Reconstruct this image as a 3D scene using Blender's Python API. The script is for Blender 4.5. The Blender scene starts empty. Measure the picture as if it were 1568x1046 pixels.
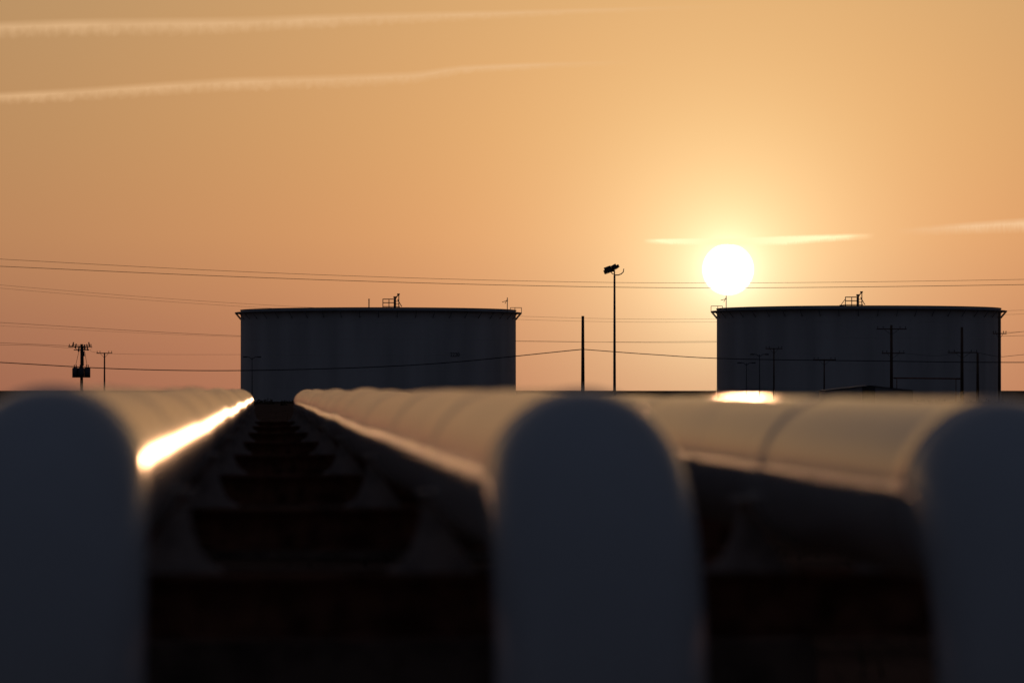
import bpy, bmesh, math, random
from mathutils import Vector, Matrix
random.seed(4)
sc = bpy.context.scene
sc.view_settings.view_transform = 'Standard'
sc.view_settings.look = 'None'
sc.view_settings.exposure = 0
K = 5880.0      # focal length in reference pixels (135 mm on 36 mm, 1568 px wide)
CAMZ = 1.7
def W(px, py, d):
    """real-world surveyed position at distance d"""
    return Vector(((px-784)/K*d, d, CAMZ+(598-py)/K*d))

# ---------------------------------------------------------------- materials
def mat(name, base, rough=0.6, var=0.15, scale=3.0, metallic=0.0, bump=0.0, spec=0.5, base2=None, stretch=(1,1,1), coat=0.0):
    m = bpy.data.materials.new(name); m.use_nodes = True
    nt = m.node_tree; N = nt.nodes; L = nt.links
    b = N['Principled BSDF']
    tc = N.new('ShaderNodeTexCoord'); mp = N.new('ShaderNodeMapping')
    mp.inputs['Scale'].default_value = stretch
    L.new(tc.outputs['Object'], mp.inputs[0])
    n = N.new('ShaderNodeTexNoise'); n.inputs['Scale'].default_value = scale; n.inputs['Detail'].default_value = 6
    L.new(mp.outputs[0], n.inputs['Vector'])
    r = N.new('ShaderNodeValToRGB')
    c2 = base2 or tuple(max(0, c*(1-var*2)) for c in base)
    r.color_ramp.elements[0].position = .35; r.color_ramp.elements[0].color = (*c2, 1)
    r.color_ramp.elements[1].position = .62; r.color_ramp.elements[1].color = (*base, 1)
    L.new(n.outputs['Fac'], r.inputs[0]); L.new(r.outputs[0], b.inputs['Base Color'])
    mr = N.new('ShaderNodeMapRange'); mr.inputs[3].default_value = rough*0.85; mr.inputs[4].default_value = min(1, rough*1.2)
    L.new(n.outputs['Fac'], mr.inputs[0]); L.new(mr.outputs[0], b.inputs['Roughness'])
    b.inputs['Metallic'].default_value = metallic
    b.inputs['Specular IOR Level'].default_value = spec
    if bump:
        bp = N.new('ShaderNodeBump'); bp.inputs['Strength'].default_value = bump; bp.inputs['Distance'].default_value = .05
        L.new(n.outputs['Fac'], bp.inputs['Height']); L.new(bp.outputs[0], b.inputs['Normal'])
    return m
M_PIPE = mat('white_pipe_paint', (.70,.69,.68), .19, .07, 1.1, spec=.42)
M_TANK = mat('tank_paint', (.74,.71,.68), .7, .10, .25, stretch=(1,1,.12), spec=.3)
M_TRIM = mat('tank_trim_steel', (.22,.22,.23), .6, .1, 1)
M_DARK = mat('dark_galvanised_steel', (.10,.10,.10), .6, .2, 2)
M_WOOD = mat('creosote_wood', (.16,.085,.055), .85, .2, 2, stretch=(1,1,.2))
M_RUST = mat('rusted_steel', (.36,.15,.09), .9, .35, 6, bump=.2, spec=0)
M_SADDLE = mat('painted_saddle_steel', (.72,.60,.52), .6, .2, 8, spec=.25)
M_WIRE = mat('weathered_conductor', (.04,.04,.04), .8, .1, 1, spec=.1)
M_GRASS = mat('dry_grass', (.13,.085,.05), 1, .3, 1.5, spec=0)
M_GLASS = mat('lamp_glass', (.3,.3,.3), .2, .05, 1)
M_NUM = mat('stencil_paint', (.12,.12,.13), .7, .05, 1)
M_SHED = mat('galvanised_sheet', (.45,.46,.47), .5, .1, 1, spec=.2)
# ground: purely diffuse soil with clods and gravel
M_GROUND=bpy.data.materials.new('prairie_soil'); M_GROUND.use_nodes=True
nt=M_GROUND.node_tree
for nn in list(nt.nodes): nt.nodes.remove(nn)
o_=nt.nodes.new('ShaderNodeOutputMaterial'); d_=nt.nodes.new('ShaderNodeBsdfDiffuse'); nt.links.new(d_.outputs[0],o_.inputs[0])
tc_=nt.nodes.new('ShaderNodeTexCoord')
n1=nt.nodes.new('ShaderNodeTexNoise'); n1.inputs['Scale'].default_value=.5; n1.inputs['Detail'].default_value=8; nt.links.new(tc_.outputs['Object'],n1.inputs['Vector'])
n2=nt.nodes.new('ShaderNodeTexVoronoi'); n2.inputs['Scale'].default_value=9; nt.links.new(tc_.outputs['Object'],n2.inputs['Vector'])
r_=nt.nodes.new('ShaderNodeValToRGB'); r_.color_ramp.elements[0].position=.38; r_.color_ramp.elements[0].color=(.05,.030,.02,1)
r_.color_ramp.elements[1].position=.70; r_.color_ramp.elements[1].color=(.20,.11,.07,1)
mx=nt.nodes.new('ShaderNodeMath'); mx.operation='MULTIPLY_ADD'; nt.links.new(n2.outputs['Distance'],mx.inputs[0]); mx.inputs[1].default_value=.25; nt.links.new(n1.outputs['Fac'],mx.inputs[2])
nt.links.new(mx.outputs[0],r_.inputs[0]); nt.links.new(r_.outputs[0],d_.inputs[0])

# ---------------------------------------------------------------- mesh helpers
class B:
    def __init__(s, name, mats):
        s.name=name; s.mats=mats; s.bm=bmesh.new()
    def cyl(s, a, b, r, r2=None, n=10, mi=0, caps=True):
        a=Vector(a); b=Vector(b); r2 = r if r2 is None else r2
        d=(b-a).normalized(); u=d.orthogonal().normalized(); v=d.cross(u)
        A=[];Bv=[]
        for i in range(n):
            t=2*math.pi*i/n; o=u*math.cos(t)+v*math.sin(t)
            A.append(s.bm.verts.new(a+o*r)); Bv.append(s.bm.verts.new(b+o*r2))
        for i in range(n):
            f=s.bm.faces.new((A[i],A[(i+1)%n],Bv[(i+1)%n],Bv[i])); f.material_index=mi; f.smooth=True
        if caps:
            f=s.bm.faces.new(A[::-1]); f.material_index=mi
            f=s.bm.faces.new(Bv); f.material_index=mi
    def box(s, c, sz, mi=0, rot=None):
        c=Vector(c); R=rot or Matrix.Identity(3); vs=[]
        for x in(-.5,.5):
            for y in(-.5,.5):
                for z in(-.5,.5):
                    vs.append(s.bm.verts.new(c+R@Vector((x*sz[0],y*sz[1],z*sz[2]))))
        for q in((0,1,3,2),(4,6,7,5),(0,4,5,1),(2,3,7,6),(0,2,6,4),(1,5,7,3)):
            f=s.bm.faces.new([vs[i] for i in q]); f.material_index=mi
    def tube(s, pts, r, n=8, mi=0):
        rings=[]
        for k,p in enumerate(pts):
            p=Vector(p); a=Vector(pts[max(0,k-1)]); b=Vector(pts[min(len(pts)-1,k+1)])
            d=(b-a).normalized(); ref=Vector((0,0,1)) if abs(d.z)<.95 else Vector((0,1,0))
            u=d.cross(ref).normalized(); v=u.cross(d)
            rings.append([s.bm.verts.new(p+(u*math.cos(2*math.pi*i/n)+v*math.sin(2*math.pi*i/n))*r) for i in range(n)])
        for k in range(len(rings)-1):
            for i in range(n):
                f=s.bm.faces.new((rings[k][i],rings[k][(i+1)%n],rings[k+1][(i+1)%n],rings[k+1][i])); f.material_index=mi; f.smooth=True
    def done(s, loc=(0,0,0), rotz=0, parent=None):
        bmesh.ops.recalc_face_normals(s.bm, faces=s.bm.faces[:])
        me=bpy.data.meshes.new(s.name); s.bm.to_mesh(me); s.bm.free()
        for m in s.mats: me.materials.append(m)
        o=bpy.data.objects.new(s.name, me); sc.collection.objects.link(o)
        o.location=loc; o.rotation_euler=(0,0,rotz)
        if parent: o.parent=parent
        return o
def empty(name, loc=(0,0,0), rotz=0):
    e=bpy.data.objects.new(name,None); sc.collection.objects.link(e); e.location=loc; e.rotation_euler=(0,0,rotz); e.empty_display_size=.5
    return e

# ---------------------------------------------------------------- ground
b=B('ground',[M_GROUND])
xs=[-20000,-3000,-600,-150,-40]+[ -20+i*2 for i in range(21)]+[40,150,600,3000,20000]
ys=[-3000,-300,-30]+[i*2.5 for i in range(-4,60)]+[180,250,400,700,1500,5000,25000]
grid=[]
for y in ys:
    row=[]
    for x in xs:
        near = abs(x)<=20 and 0<=y<=150
        row.append(b.bm.verts.new((x,y,random.uniform(-.015,.015) if near else 0)))
    grid.append(row)
for j in range(len(ys)-1):
    for i in range(len(xs)-1):
        f=b.bm.faces.new((grid[j][i],grid[j][i+1],grid[j+1][i+1],grid[j+1][i])); f.smooth=True
b.done()
# tufts of dry grass
b=B('dry_grass',[M_GRASS])
for i in range(9000):
    y=random.uniform(20,330)
    x=random.uniform(-.16,.16)*y
    h=random.uniform(.06,.2); a=random.uniform(0,6.28); w=random.uniform(.01,.03)
    l=Vector((random.uniform(-.1,.1),random.uniform(-.1,.1),0))
    p=Vector((x,y,-.03)); q=Vector((math.cos(a)*w,math.sin(a)*w,0))
    b.bm.faces.new((b.bm.verts.new(p-q),b.bm.verts.new(p+q),b.bm.verts.new(p+l+Vector((0,0,h)))))
b.done()
# scrub along the foot of the tank farm
b=B('low_scrub',[M_GRASS])
for k in range(260):
    cx=random.uniform(-95,95); cy=random.uniform(430,555); hh=random.uniform(.15,.75); ww=random.uniform(.4,1.6)
    for i in range(45):
        a=random.uniform(0,6.28); rr=random.random()**.5*ww
        p=Vector((cx+math.cos(a)*rr,cy+math.sin(a)*rr,random.random()*hh*(1-.6*rr/ww)))
        u=Vector((random.gauss(0,1),random.gauss(0,1),random.gauss(0,1))).normalized()*.14; v=Vector((random.gauss(0,1),random.gauss(0,1),random.gauss(0,1))).normalized()*.10
        b.bm.faces.new((b.bm.verts.new(p-u),b.bm.verts.new(p+v),b.bm.verts.new(p+u),b.bm.verts.new(p-v)))
b.done()

# ---------------------------------------------------------------- pipelines
ANG=math.atan2(410-784,K)     # heading of the pipe rack
U=Vector((math.sin(ANG),math.cos(ANG),0)); V=Vector((math.cos(ANG),-math.sin(ANG),0))
R=.305; BR=.62; LEN=86.0
def pipeline(px, top, seed):
    rnd=random.Random(seed)
    base=Vector(((px-784)/K*11.07,11.07,0))
    zc=top-R
    pts=[]   # (s along, z, radius)
    for i in range(6): pts.append((0,-.1+(zc-BR+.1)*i/5,R))
    for i in range(1,17):
        t=math.pi/2*i/16; pts.append((BR-BR*math.cos(t),zc-BR+BR*math.sin(t),R))
    ph=rnd.uniform(0,6); s=BR
    welds=[BR+.02]+[4+i*6.1+rnd.uniform(-.6,.6) for i in range(14)]
    extra=set()
    for w in welds:
        for dd in(-.03,-.012,0,.012,.03): extra.add(round(w+dd,3))
    ss=sorted(set([round(BR+.25*i,3) for i in range(1,int((LEN-2*BR)/.25))])|extra)
    for s in ss:
        if s<=BR+.001: continue
        amp=min(1,max(0,(s-4)/20))
        zz=zc+amp*(.014*math.sin(s*.33+ph)+.009*math.sin(s*.81+ph*2))
        rr=R
        for w in welds:
            if abs(s-w)<.02: rr=R+.004
        pts.append((s,zz,rr))
    e=LEN-BR; z0=pts[-1][1]
    for i in range(0,17):
        t=math.pi/2*i/16; pts.append((e+BR*math.sin(t),z0-BR+BR*math.cos(t),R))
    for i in range(1,5): pts.append((LEN,(z0-BR)-(z0-BR+.1)*i/4,R))
    bb=B('pipeline',[M_PIPE]); n=96; rings=[]
    for k,(s,z,r) in enumerate(pts):
        a=pts[max(0,k-1)]; c=pts[min(len(pts)-1,k+1)]
        d=Vector((0,c[0]-a[0],c[1]-a[1])).normalized()
        if abs(r-R)>1e-6 or (BR<s<e): d=Vector((0,1,(c[1]-a[1])/(c[0]-a[0]) if c[0]>a[0] else 0)).normalized()
        x=Vector((1,0,0)); up=x.cross(d)
        rings.append([bb.bm.verts.new(Vector((0,s,z))+(x*math.cos(2*math.pi*i/n)+up*math.sin(2*math.pi*i/n))*r) for i in range(n)])
    for k in range(len(rings)-1):
        for i in range(n):
            f=bb.bm.faces.new((rings[k][i],rings[k][(i+1)%n],rings[k+1][(i+1)%n],rings[k+1][i])); f.smooth=True
    o=bb.done(base,-ANG)
    return base
bl=pipeline(60,CAMZ+.012,1)
bc=pipeline(920,CAMZ+.002,2)
br=pipeline(1597,CAMZ-.026,3)
lats=[(p.dot(V)) for p in (bl,bc,br)]
tops=[CAMZ+.012,CAMZ+.002,CAMZ-.026]

# pipe rack supports: beam + posts + curved saddles
def support(s, kind=0):
    bb=B('pipe_support',[M_RUST,M_SADDLE])
    zt=.97
    x0,x1=lats[0]-.75,lats[2]+.75
    bb.box(((x0+x1)/2,0,zt-.01),(x1-x0,.22,.02)); bb.box(((x0+x1)/2,0,zt-.13),(x1-x0,.02,.218)); bb.box(((x0+x1)/2,0,zt-.25),(x1-x0,.22,.02))
    for x in ((lats[0]+lats[1])/2-.35-.5, (lats[1]+lats[2])/2, x0+.15, x1-.15):
        bb.box((x,0,(zt-.26)/2-.05),(.2,.16,zt-.26+.1))
        bb.box((x,0,.03),(.4,.4,.05))
    for x,t in zip(lats,tops):
        zc=t-R; ring=[]
        n=20
        for i in range(n+1):
            a=math.radians(200+140*i/n)
            for yy in(-.14,.14):
                for rr in(R+.004,R+.024):
                    ring.append(bb.bm.verts.new((x+math.cos(a)*rr,yy,zc+math.sin(a)*rr)))
        for i in range(n):
            q=ring[i*4:i*4+4]; w=ring[i*4+4:i*4+8]
            for a_,b_ in((0,1),(1,3),(3,2),(2,0)):
                f=bb.bm.faces.new((q[a_],q[b_],w[b_],w[a_])); f.material_index=1; f.smooth=True
        for sgn in(-1,1):
            bb.box((x+sgn*.325,0,zc-.105),(.07,.28,.016),1)
            # curved gusset foot flaring outwards to the beam
            prof=[]
            for i in range(9):
                t_=math.pi/2*i/8
                prof.append((.34+.14*(1-math.cos(t_)), zt+.001+ (zc-.13-zt)*(1-math.sin(t_))))
            out=[(.12,zt+.001),(.48,zt+.001)]+[(a_,z_+.02) for a_,z_ in prof[::-1]]+[(.24,zc-.24)]
            v0=[bb.bm.verts.new((x+sgn*a_,-.011,z_)) for a_,z_ in out]; v1=[bb.bm.verts.new((x+sgn*a_,.011,z_)) for a_,z_ in out]
            bb.bm.faces.new(v0).material_index=1; bb.bm.faces.new(v1[::-1]).material_index=1
            for i in range(len(out)): bb.bm.faces.new((v0[i],v0[(i+1)%len(out)],v1[(i+1)%len(out)],v1[i])).material_index=1
    bb.done(U*s,-ANG)
for s in (15.4,24,33.5,44,55,67,79,91): support(s)

# low concrete sleepers under the rack
M_CONC=mat('stained_concrete',(.24,.16,.12),1,.3,3,bump=.2,spec=0)
for s in (21,29.5,39,50):
    bb=B('concrete_sleeper',[M_CONC]); bb.box(((lats[0]+lats[2])/2,0,.14),(4.4,.5,.4))
    bmesh.ops.bevel(bb.bm,geom=bb.bm.edges[:],offset=.03,segments=2,affect='EDGES')
    bb.done(U*s,-ANG)

# ---------------------------------------------------------------- storage tanks
def tank(px, d, H, plat, vane, extra_rod, number, mirror):
    Rt=21.0
    e=empty('storage_tank',((px-784)/K*d,d,0),-math.atan((px-784)/K))
    n=160
    bb=B('shell',[M_TANK,M_TRIM])
    prof=[(Rt,0,0),(Rt,H*.2,0),(Rt,H*.4,0),(Rt,H*.6,0),(Rt,H*.8,0),(Rt,H-.12,0),(Rt+.08,H-.12,1),(Rt+.08,H,1),(Rt-.1,H,1),(Rt*.5,H+.12,0),(.01,H+.22,0)]
    prev=None
    for (r,z,mi) in prof:
        ring=[bb.bm.verts.new((r*math.cos(2*math.pi*i/n),r*math.sin(2*math.pi*i/n),z)) for i in range(n)]
        if prev:
            for i in range(n):
                f=bb.bm.faces.new((prev[i],prev[(i+1)%n],ring[(i+1)%n],ring[i])); f.material_index=mi; f.smooth=True
        prev=ring
    bmesh.ops.remove_doubles(bb.bm,verts=bb.bm.verts[:],dist=1e-4)
    sh=bb.done(parent=e)
    mo=sh.modifiers.new('es','EDGE_SPLIT'); mo.split_angle=math.radians(35)
    bb=B('weld_seams',[M_TANK])
    for k in range(1,6):
        z=H*k/6; rg=[[bb.bm.verts.new((rr*math.cos(2*math.pi*i/n),rr*math.sin(2*math.pi*i/n),zz)) for i in range(n)] for rr,zz in((Rt+.001,z-.03),(Rt+.02,z),(Rt+.001,z+.03))]
        for a in range(2):
            for i in range(n): bb.bm.faces.new((rg[a][i],rg[a][(i+1)%n],rg[a+1][(i+1)%n],rg[a+1][i]))
    bb.done(parent=e)
    bb=B('wind_girder',[M_TRIM]); zg=H-.55
    rg=[[bb.bm.verts.new((rr*math.cos(2*math.pi*i/n),rr*math.sin(2*math.pi*i/n),zz)) for i in range(n)] for rr,zz in((Rt+.003,zg),(Rt+.9,zg),(Rt+.9,zg+.16),(Rt+.84,zg+.16),(Rt+.84,zg+.06),(Rt+.003,zg+.06))]
    for a in range(5):
        for i in range(n): bb.bm.faces.new((rg[a][i],rg[a][(i+1)%n],rg[a+1][(i+1)%n],rg[a+1][i]))
    for i in range(48):
        t=2*math.pi*i/48; c,s_=math.cos(t),math.sin(t)
        bb.cyl(((Rt+.8)*c,(Rt+.8)*s_,zg-.02),((Rt+.02)*c,(Rt+.02)*s_,zg-.95),.05,n=6)
    bb.done(parent=e)
    bb=B('gauge_platform',[M_DARK]); s=mirror
    y=-(Rt-1.2); x0=plat; z=H
    bb.box((x0,y,z+.12),(2.6,1.6,.08))
    for x in(-1.25,-.35,.4):
        for yy in(-.75,.75): bb.cyl((x0+s*x,y+yy,z-.1),(x0+s*x,y+yy,z+1.25),.06,n=6)
    for zz in(.7,1.22):
        for yy in(-.75,.75): bb.cyl((x0-s*1.25,y+yy,z+zz),(x0+s*.4,y+yy,z+zz),.05,n=6)
        bb.cyl((x0-s*1.25,y-.75,z+zz),(x0-s*1.25,y+.75,z+zz),.05,n=6)
    bb.cyl((x0+s*.55,y,z),(x0+s*.55,y,z+1.5),.15,n=8)
    bb.box((x0+s*.55,y,z+1.5),(.5,.4,.25))
    bb.cyl((x0+s*.4,y,z+1.1),(x0+s*1.1,y,z+1.95),.08,n=6)
    bb.box((x0+s*1.05,y,z+1.95),(.4,.2,.2))
    bb.cyl((x0+s*1.1,y,z),(x0+s*1.1,y,z+1.9),.07,n=6)
    bb.cyl((x0+s*.9,y,z+1.2),(x0+s*1.55,y,z+.1),.06,n=6)
    for zz in(.5,.9): bb.cyl((x0+s*.55,y,z+zz),(x0+s*1.1,y,z+zz),.045,n=6)
    if number is None: bb.cyl((x0-1.3,y,z+.1),(x0-2.1,y,z+.05),.06,n=6); bb.cyl((x0-1.3,y,z+.9),(x0-1.9,y,z+.1),.05,n=6)
    bb.done(parent=e)
    bb=B('wind_vane',[M_DARK]); yv=-math.sqrt(max(1,(Rt+.3)**2-vane**2))
    bb.cyl((vane,yv,H-.6),(vane,yv,H+1.75),.06,n=6)
    bb.cyl((vane-.8,yv,H+1.05),(vane+.1,yv,H+1.3),.045,n=6)
    bb.cyl((vane-.35,yv,H+.8),(vane+.05,yv,H+1.6),.04,n=6)
    sg=1 if vane>0 else -1
    for q in(0,1.0,1.7): bb.cyl((sg*(Rt+.85)-sg*q,-.3,zg+.1),(sg*(Rt+.85)-sg*q,-.3,zg+.95),.045,n=6)
    bb.cyl((sg*(Rt+.85),-.3,zg+.95),(sg*(Rt-.85),-.3,zg+.95),.045,n=6)
    bb.done(parent=e)
    if extra_rod is not None:
        bb=B('vent_pipe',[M_DARK]); bb.cyl((extra_rod,-Rt+.6,H-.2),(extra_rod,-Rt+.6,H+1.2),.08,n=8); bb.cyl((extra_rod,-Rt+.6,H+1.15),(extra_rod,-Rt+.6,H+1.25),.11,n=8); bb.done(parent=e)
    if number:
        cu=bpy.data.curves.new('number','FONT'); cu.body=number; cu.size=.85; cu.align_x='CENTER'; cu.extrude=.01
        t=bpy.data.objects.new('number',cu); sc.collection.objects.link(t); t.data.materials.append(M_NUM)
        a=math.asin(11.3/Rt); t.parent=e
        t.location=((Rt+.05)*math.sin(a),-(Rt+.05)*math.cos(a),H-7.2); t.rotation_euler=(math.pi/2,0,a)
    bb=B('spiral_stair',[M_TRIM])
    for i in range(60):
        z=H*.02+(H-.8)*i/60
        aa=math.pi/2+math.radians(60)*i/60
        bb.box(((Rt+.4)*math.cos(aa),(Rt+.4)*math.sin(aa),z),(.25,.75,.05),rot=Matrix.Rotation(aa+math.pi/2,3,'Z'))
    bb.done(parent=e)
tank(579.5,586.6,13.95,1.9,19.4,-1.4,'2220',1)
tank(1314.5,570,13.85,-.6,-19.3,None,None,1)

# ---------------------------------------------------------------- poles
def upole(px, top, d, r=.15, arms=(), transf=False, mats=None, lamp2=False):
    s=d/K; zt=CAMZ+(598-top)*s
    bb=B('utility_pole' if not lamp2 else 'street_lamp',[M_WOOD if not lamp2 else M_DARK,M_DARK])
    bb.cyl((0,0,-.2),(0,0,zt),r*1.15,r*.8,n=10)
    for(y,a,c) in arms:
        z=CAMZ+(598-y)*s; xa=(a-px)*s; xb=(c-px)*s
        bb.box(((xa+xb)/2,-r-.06,z),(xb-xa,.1,.13))
        for t in(.04,.22,.78,.96):
            x=xa+(xb-xa)*t
            bb.cyl((x,-r-.06,z+.06),(x,-r-.06,z+.2),.03,n=6,mi=1); bb.cyl((x,-r-.06,z+.2),(x,-r-.06,z+.34),.075,.05,n=8,mi=1)
        for t in(.25,.75):
            bb.cyl((xa+(xb-xa)*t,-r-.06,z-.05),(0,-r-.02,z-.75),.025,n=5,mi=1)
    if transf:
        zt2=CAMZ+(598-571)*s
        bb.cyl((0,0,0),(0,0,zt),.2,.17,n=10)
        for x,y in((-.78,-.4),(0,-.62),(.78,-.4)):
            bb.cyl((x,y,zt2-.62),(x,y,zt2+.6),.4,n=16,mi=1)
            bb.cyl((x,y,zt2+.6),(x,y,zt2+.72),.4,.18,n=16,mi=1)
            for q in(-.13,.13): bb.cyl((x+q,y,zt2+.6),(x+q,y,zt2+1.05),.06,n=6,mi=1)
        bb.box((0,-.2,zt2-.1),(2.2,.12,.16),1); bb.box((0,-.2,zt2+.3),(2.2,.12,.14),1)
        for x,z in((-1.2,zt-.1),(-.8,zt-.3),(.85,zt-.55),(1.1,zt-.1),(.45,zt-.4),(-.4,zt-.7),(.35,zt-1.3)):
            bb.cyl((x,-.25,z-.3),(x*.85,-.25,z+.35),.085,n=6,mi=1); bb.cyl((x,-.25,z),(0,-.1,z-.1),.035,n=5,mi=1)
        bb.box((0,-.22,zt-.75),(2.0,.1,.12),1)
        bb.cyl((.3,-.2,zt-.3),(.75,-.3,zt2+.9),.03,n=5,mi=1); bb.cyl((-.2,-.2,zt-.3),(-.75,-.3,zt2+.9),.03,n=5,mi=1)
        bb.cyl((.2,-.2,zt-.3),(.3,-.6,zt2+.9),.06,n=5,mi=1)
    if lamp2:
        for sgn in(-1,1):
            bb.tube([(0,0,zt-.3),(sgn*.4,0,zt),(sgn*.8,0,zt+.05)],.05,mi=0)
            bb.box((sgn*1.0,0,zt+.02),(.55,.3,.18),1)
    return bb.done(((px-784)*s,d,0))
upole(125,527,500,.17,[(531,105,141)],transf=True)
upole(160,540,600,.13,[(541,148,172)])
upole(892.5,484,376,.17,[])
upole(1365,498,500,.2,[(504,1342,1388),(541,1350,1385)])
upole(1473,501,495,.21,[(540,1451,1497)])
upole(1497,541,505,.19,[])
upole(1185,533,530,.11,[(534,1172,1198)])
upole(1262,550,530,.11,[(551,1245,1280)])
upole(1530,476,500,.16,[(511,1520,1541)])
upole(1163,543,530,.07,lamp2=True)
upole(386,547,540,.06,lamp2=True)
upole(1143,556,535,.06,lamp2=True)
b=B('overhead_pipe',[M_RUST]); p=W(1368,579,497); q=W(1471,580,497); b.cyl(p,q,.09,n=10)
for k in (0,4): 
    x=p.lerp(q,.05+.22*k); b.cyl((x.x,x.y,-.1),(x.x,x.y,x.z),.05,n=8)
b.done()

# floodlight pole
d=322; s=d/K; zt=CAMZ+(598-421)*s
b=B('floodlight_pole',[M_DARK,M_GLASS])
b.cyl((0,0,-.1),(0,0,.15),.25,n=12); b.cyl((0,0,0),(0,0,zt),.13,.085,n=12); b.cyl((0,0,zt),(0,0,zt+.35),.05,n=8)
b.tube([(-.05,0,zt-.02),(.3,0,zt-.02),(.55,0,zt+.06),(.74,0,zt+.24),(.78,0,zt+.5)],.045)
b.tube([(0,0,zt+.05),(-.2,0,zt+.1),(-.3,0,zt+.3)],.04)
def flood(cx,cz,tilt,sz):
    Rm=Matrix.Rotation(tilt,3,'Y')
    b.box((cx,0,cz),(.72*sz,.5,.26*sz),0,Rm)
    b.box(Vector((cx,0,cz))+Rm@Vector((-.05,0,.2*sz)),(.46*sz,.36,.18*sz),0,Rm)
    b.box(Vector((cx,0,cz))+Rm@Vector((-.05,0,-.15*sz)),(.55*sz,.42,.02),1,Rm)
flood(-.46,zt+.36,-.35,1.25); flood(.05,zt+.6,-.5,1.0); 
b.cyl((-.5,0,zt+.35),(0,0,zt+.3),.06,n=8)
b.done(((941-784)*s,d,0))

# ---------------------------------------------------------------- power lines
def wire(pts, d, r, d2=None):
    d2=d2 or d
    P=[W(x,y,d+(d2-d)*(x-pts[0][0])/(pts[-1][0]-pts[0][0])) for x,y in pts]
    out=[]
    for i in range(len(P)-1):
        p0=P[max(0,i-1)];p1=P[i];p2=P[i+1];p3=P[min(len(P)-1,i+2)]
        if i==0: p0=p1*2-p2
        if i==len(P)-2: p3=p2*2-p1
        for k in range(12):
            t=k/12
            out.append(.5*((2*p1)+(p2-p0)*t+(2*p0-5*p1+4*p2-p3)*t*t+(3*p1-p0-3*p2+p3)*t**3))
    out.append(P[-1])
    bb=B('power_line',[M_WIRE]); bb.tube(out,r*.78,n=5); bb.done()
wire([(-300,380),(0,397),(390,417),(784,430),(1120,433.5),(1568,428),(1900,418)],420,.026)
wire([(-300,394),(0,408),(390,425),(784,437),(1120,441),(1568,436),(1900,428)],420,.036)
wire([(-300,405),(0,436.5),(370,465),(784,484),(1100,488.5),(1568,475),(1900,460)],640,.024)
wire([(-300,411),(0,441.5),(370,469.5),(784,489),(1100,493),(1568,481),(1900,466)],640,.022)
wire([(-300,477),(0,494),(370,514.5),(784,522),(1100,524),(1568,514),(1900,505)],640,.034)
wire([(-300,482),(0,499),(370,516),(784,523),(1100,522),(1568,508)],645,.018)
wire([(-300,512),(0,525),(112,530)],500,.028)
wire([(140,530),(160,541),(370,543),(784,540)],600,.02)
wire([(-300,538),(0,528.5),(112,533)],500,.022)
wire([(-300,538),(0,555),(200,565.5),(400,567),(650,558),(892,535)],376,.056)
wire([(892,535),(1000,543),(1120,549.5),(1350,553),(1568,555),(1900,552)],376,.05)
wire([(1385,541),(1430,545),(1473,540)],498,.02)
wire([(1497,540),(1530,546),(1568,543),(1800,520)],500,.035)
wire([(1540,511),(1600,503),(1800,470)],500,.03)

# ---------------------------------------------------------------- low shed
b=B('metal_shed',[M_SHED,M_DARK]); d=300; s=d/K
x0,x1,xm=(1262-784)*s,(1398-784)*s,(1330-784)*s
ze=CAMZ+.02; zr=CAMZ+8*s
for yy in(0,5):
    f=b.bm.faces.new([b.bm.verts.new(v) for v in((x0,d+yy,0),(x1,d+yy,0),(x1,d+yy,ze),(xm,d+yy,zr-.04),(x0,d+yy,ze))])
for(a,c) in(((x0-.15,ze-.02),(xm,zr)),((xm,zr),(x1+.15,ze-.02))):
    b.bm.faces.new([b.bm.verts.new(v) for v in((a[0],d-.3,a[1]),(c[0],d-.3,c[1]),(c[0],d+5.3,c[1]),(a[0],d+5.3,a[1]))])
for x in(x0,x1): b.bm.faces.new([b.bm.verts.new(v) for v in((x,d,0),(x,d+5,0),(x,d+5,ze),(x,d,ze))])
b.box(((x0+x1)/2,d-.03,1.0),(1.0,.05,2.0),1)
b.done()

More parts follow.
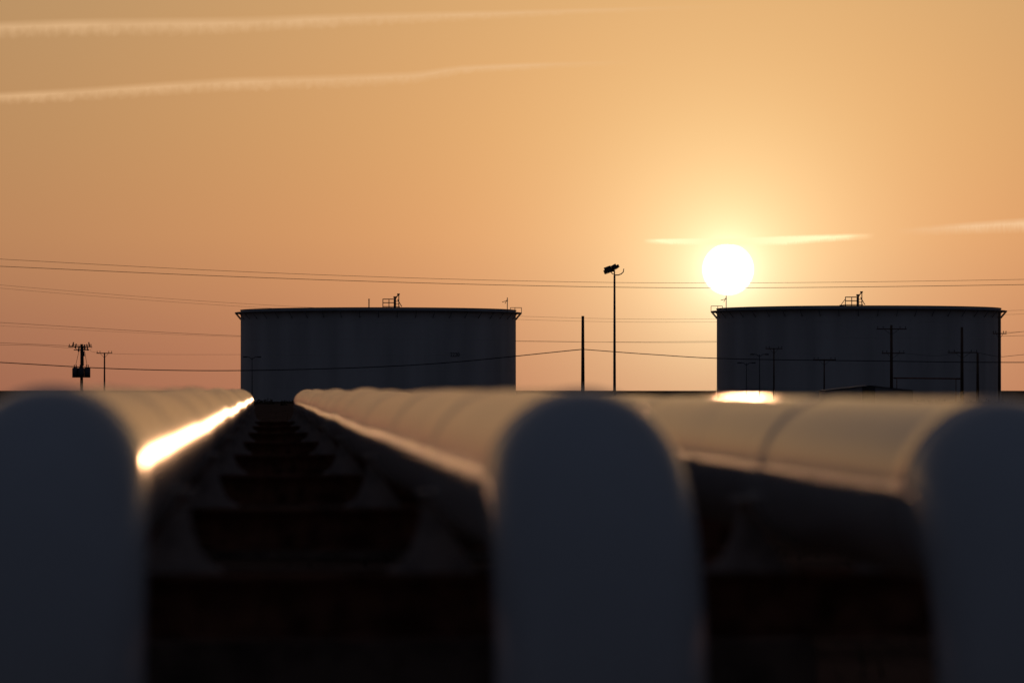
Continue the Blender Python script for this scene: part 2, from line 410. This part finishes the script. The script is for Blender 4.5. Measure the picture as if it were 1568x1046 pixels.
# ---------------------------------------------------------------- contrails
def contrail(pts, widths, col, alpha, fade0, fade1, fluff, d=9000):
    m=bpy.data.materials.new('contrail_vapour'); m.use_nodes=True; nt=m.node_tree; N=nt.nodes; L=nt.links
    for nn in list(N): N.remove(nn)
    out=N.new('ShaderNodeOutputMaterial'); mix=N.new('ShaderNodeMixShader'); tr=N.new('ShaderNodeBsdfTransparent'); em=N.new('ShaderNodeEmission')
    em.inputs[0].default_value=(*col,1)  # scattered sunlight is painted in as emission colour; the vapour itself takes no light
    L.new(tr.outputs[0],mix.inputs[1]); L.new(em.outputs[0],mix.inputs[2]); L.new(mix.outputs[0],out.inputs[0])
    uv=N.new('ShaderNodeUVMap'); sep=N.new('ShaderNodeSeparateXYZ'); L.new(uv.outputs[0],sep.inputs[0])
    def M(op,a,b_=None,c=None,clamp=False):
        n=N.new('ShaderNodeMath'); n.operation=op; n.use_clamp=clamp
        for i,v in enumerate((a,b_,c)):
            if v is None: continue
            if isinstance(v,(int,float)): n.inputs[i].default_value=v
            else: L.new(v,n.inputs[i])
        return n.outputs[0]
    def noise(sx,sy,det=5):
        mp=N.new('ShaderNodeMapping'); mp.inputs['Scale'].default_value=(sx,sy,1); mp.inputs['Rotation'].default_value=(0,0,0); L.new(uv.outputs[0],mp.inputs[0])
        n=N.new('ShaderNodeTexNoise'); n.inputs['Scale'].default_value=1; n.inputs['Detail'].default_value=det; L.new(mp.outputs[0],n.inputs['Vector']); return n.outputs['Fac']
    nf=noise(150,1.8,8); nb=noise(14,1.0,4)
    low=M('SUBTRACT',1.0,sep.outputs[1],clamp=True)
    v=M('ADD',sep.outputs[1],M('MULTIPLY',M('MULTIPLY',M('SUBTRACT',nf,.45),fluff),low))
    up=M('MULTIPLY',M('SUBTRACT',v,.62),2.9); dn=M('MULTIPLY',M('SUBTRACT',.62,v),1.75)
    t=M('MAXIMUM',up,dn)
    core=M('POWER',M('SUBTRACT',1.0,t,clamp=True),1.15)
    f0=M('DIVIDE',sep.outputs[0],fade0,clamp=True); f1=M('DIVIDE',M('SUBTRACT',1.0,sep.outputs[0]),fade1,clamp=True)
    a=M('MULTIPLY',M('MULTIPLY',core,M('MULTIPLY',f0,f1)),M('MULTIPLY',M('ADD',nb,M('MULTIPLY',nf,.7)),alpha),clamp=True)
    L.new(a,mix.inputs[0])
    me=bpy.data.meshes.new('contrail'); bm=bmesh.new(); ul=bm.loops.layers.uv.new('UVMap')
    sp=[]
    n=60
    for k in range(n+1):
        u=k/n; x=pts[0][0]+(pts[-1][0]-pts[0][0])*u
        for i in range(len(pts)-1):
            if pts[i][0]<=x<=pts[i+1][0]+1e-6:
                t_=(x-pts[i][0])/(pts[i+1][0]-pts[i][0]); y=pts[i][1]+(pts[i+1][1]-pts[i][1])*t_; w=widths[i]+(widths[i+1]-widths[i])*t_; break
        y+=1.2*math.sin(x*.013+pts[0][1])*(w/14)
        sp.append((u,bm.verts.new(W(x,y-w,d)),bm.verts.new(W(x,y+w,d))))
    for k in range(n):
        a0,b0=sp[k],sp[k+1]
        f=bm.faces.new((a0[2],b0[2],b0[1],a0[1]))
        for l,uvv in zip(f.loops,((a0[0],0),(b0[0],0),(b0[0],1),(a0[0],1))): l[ul].uv=uvv
    bm.to_mesh(me); bm.free(); me.materials.append(m)
    o=bpy.data.objects.new('contrail',me); sc.collection.objects.link(o)
contrail([(-500,60),(0,46),(300,39),(600,29),(850,18),(1140,10)],[16,16,17,12,7,4],(.84,.53,.28),.60,.02,.25,.5)
contrail([(-500,170),(0,150),(350,131),(640,118),(700,107),(975,95)],[13,12,14,12,9,5],(.84,.52,.27),.62,.02,.12,.5)
contrail([(985,370),(1120,370.5),(1200,368),(1340,362)],[5,8,9,6],(1.4,1.0,.56),2.3,.12,.35,.15)
contrail([(1370,357),(1470,351),(1568,345),(1900,328)],[8,11,14,14],(.90,.55,.29),1.1,.2,.1,.25)

# ---------------------------------------------------------------- sun, sky
SAZ=math.atan((1115-784)/K); SEL=math.atan((598-413)/K)
SD=Vector((math.sin(SAZ)*math.cos(SEL),math.cos(SAZ)*math.cos(SEL),math.sin(SEL)))
sl=bpy.data.lights.new('sun','SUN'); sl.energy=.16; sl.angle=math.radians(.7); sl.color=(1,.50,.24)
so=bpy.data.objects.new('sun',sl); sc.collection.objects.link(so); so.rotation_euler=(-SD).to_track_quat('-Z','Y').to_euler(); so.location=(0,0,40)

w=bpy.data.worlds.new('World'); sc.world=w; w.use_nodes=True; nt=w.node_tree; N=nt.nodes; L=nt.links
for nn in list(N): N.remove(nn)
out=N.new('ShaderNodeOutputWorld'); add=N.new('ShaderNodeAddShader')
sky=N.new('ShaderNodeTexSky'); sky.sky_type='NISHITA'; sky.sun_disc=False; sky.sun_elevation=SEL; sky.sun_rotation=SAZ; sky.dust_density=3; sky.air_density=1.2
bg1=N.new('ShaderNodeBackground'); bg1.inputs[1].default_value=.006; L.new(sky.outputs[0],bg1.inputs[0])
bg2=N.new('ShaderNodeBackground'); bg2.inputs[1].default_value=1
L.new(bg1.outputs[0],add.inputs[0]); L.new(bg2.outputs[0],add.inputs[1]); L.new(add.outputs[0],out.inputs[0])
tc=N.new('ShaderNodeTexCoord'); nrm=N.new('ShaderNodeVectorMath'); nrm.operation='NORMALIZE'; L.new(tc.outputs['Generated'],nrm.inputs[0])
sub=N.new('ShaderNodeVectorMath'); sub.operation='DISTANCE'; L.new(nrm.outputs[0],sub.inputs[0]); sub.inputs[1].default_value=SD
c=sub.outputs['Value']
sep=N.new('ShaderNodeSeparateXYZ'); L.new(nrm.outputs[0],sep.inputs[0])
def M(op,a,b_=None,clamp=False):
    n=N.new('ShaderNodeMath'); n.operation=op; n.use_clamp=clamp
    for i,v in enumerate((a,b_)):
        if v is None: continue
        if isinstance(v,(int,float)): n.inputs[i].default_value=v
        else: L.new(v,n.inputs[i])
    return n.outputs[0]
def ramp(fac,stops,interp='LINEAR'):
    r=N.new('ShaderNodeValToRGB'); cr=r.color_ramp; cr.interpolation=interp
    while len(cr.elements)<len(stops): cr.elements.new(.5)
    for e,(p,col) in zip(cr.elements,stops): e.position=p; e.color=(*col,1) if len(col)==3 else col
    L.new(fac,r.inputs[0]); return r.outputs[0]
def vmul(a,b_):
    n=N.new('ShaderNodeVectorMath'); n.operation='MULTIPLY'; L.new(a,n.inputs[0]); L.new(b_,n.inputs[1]); return n.outputs[0]
def vadd(a,b_):
    n=N.new('ShaderNodeVectorMath'); n.operation='ADD'; L.new(a,n.inputs[0]); L.new(b_,n.inputs[1]); return n.outputs[0]
def vscale(col,s_):
    n=N.new('ShaderNodeVectorMath'); n.operation='SCALE'; n.inputs[0].default_value=col; L.new(s_,n.inputs['Scale']); return n.outputs[0]
ez=M('MULTIPLY',sep.outputs[2],2.5,clamp=True)   # 0..0.4
base=ramp(ez,[(0,(.40,.15,.085)),(.04,(.43,.18,.095)),(.10,(.50,.24,.11)),(.17,(.50,.27,.12)),(.26,(.50,.295,.135)),(.42,(.22,.16,.11)),(.7,(.07,.065,.07)),(1,(.03,.034,.045))])
ch=M('MULTIPLY',c,.5)
fall=ramp(ch,[(0,(1.12,1.12,1.12)),(.035,(1.08,1.06,1.04)),(.09,(.86,.89,.94)),(.16,(.70,.71,.76)),(.3,(.3,.3,.34)),(.5,(.05,.06,.08)),(1,(.01,.012,.02))])
fill=ramp(ch,[(.1,(0,0,0)),(.5,(.015,.019,.031)),(1,(.018,.023,.038))])
g1=M('EXPONENT',M('MULTIPLY',c,-1/.023)); g2=M('EXPONENT',M('MULTIPLY',c,-1/.065)); g0=M('EXPONENT',M('MULTIPLY',c,-1/.005))
disc=N.new('ShaderNodeMapRange'); disc.interpolation_type='SMOOTHSTEP'; disc.inputs[1].default_value=.0059; disc.inputs[2].default_value=.0069; disc.inputs[3].default_value=1; disc.inputs[4].default_value=0; L.new(c,disc.inputs[0])
col=vmul(base,fall)
col=vadd(col,vscale((.42,.60,.38),g1)); col=vadd(col,vscale((.34,.215,.08),g2)); col=vadd(col,vscale((.8,.8,.7),g0))
col=vadd(col,fill)
col=vadd(col,vscale((4,3.6,3),disc.outputs[0]))
L.new(col,bg2.inputs[0])

# ---------------------------------------------------------------- camera
cd=bpy.data.cameras.new('camera'); cam=bpy.data.objects.new('camera',cd); sc.collection.objects.link(cam); sc.camera=cam
cd.lens=135; cd.sensor_width=36; cd.clip_start=.1; cd.clip_end=60000
cam.location=(0,0,CAMZ); cam.rotation_euler=(math.pi/2+math.atan(75/K),0,0)
cd.dof.use_dof=True; cd.dof.focus_distance=520; cd.dof.aperture_fstop=2.4; cd.dof.aperture_blades=0
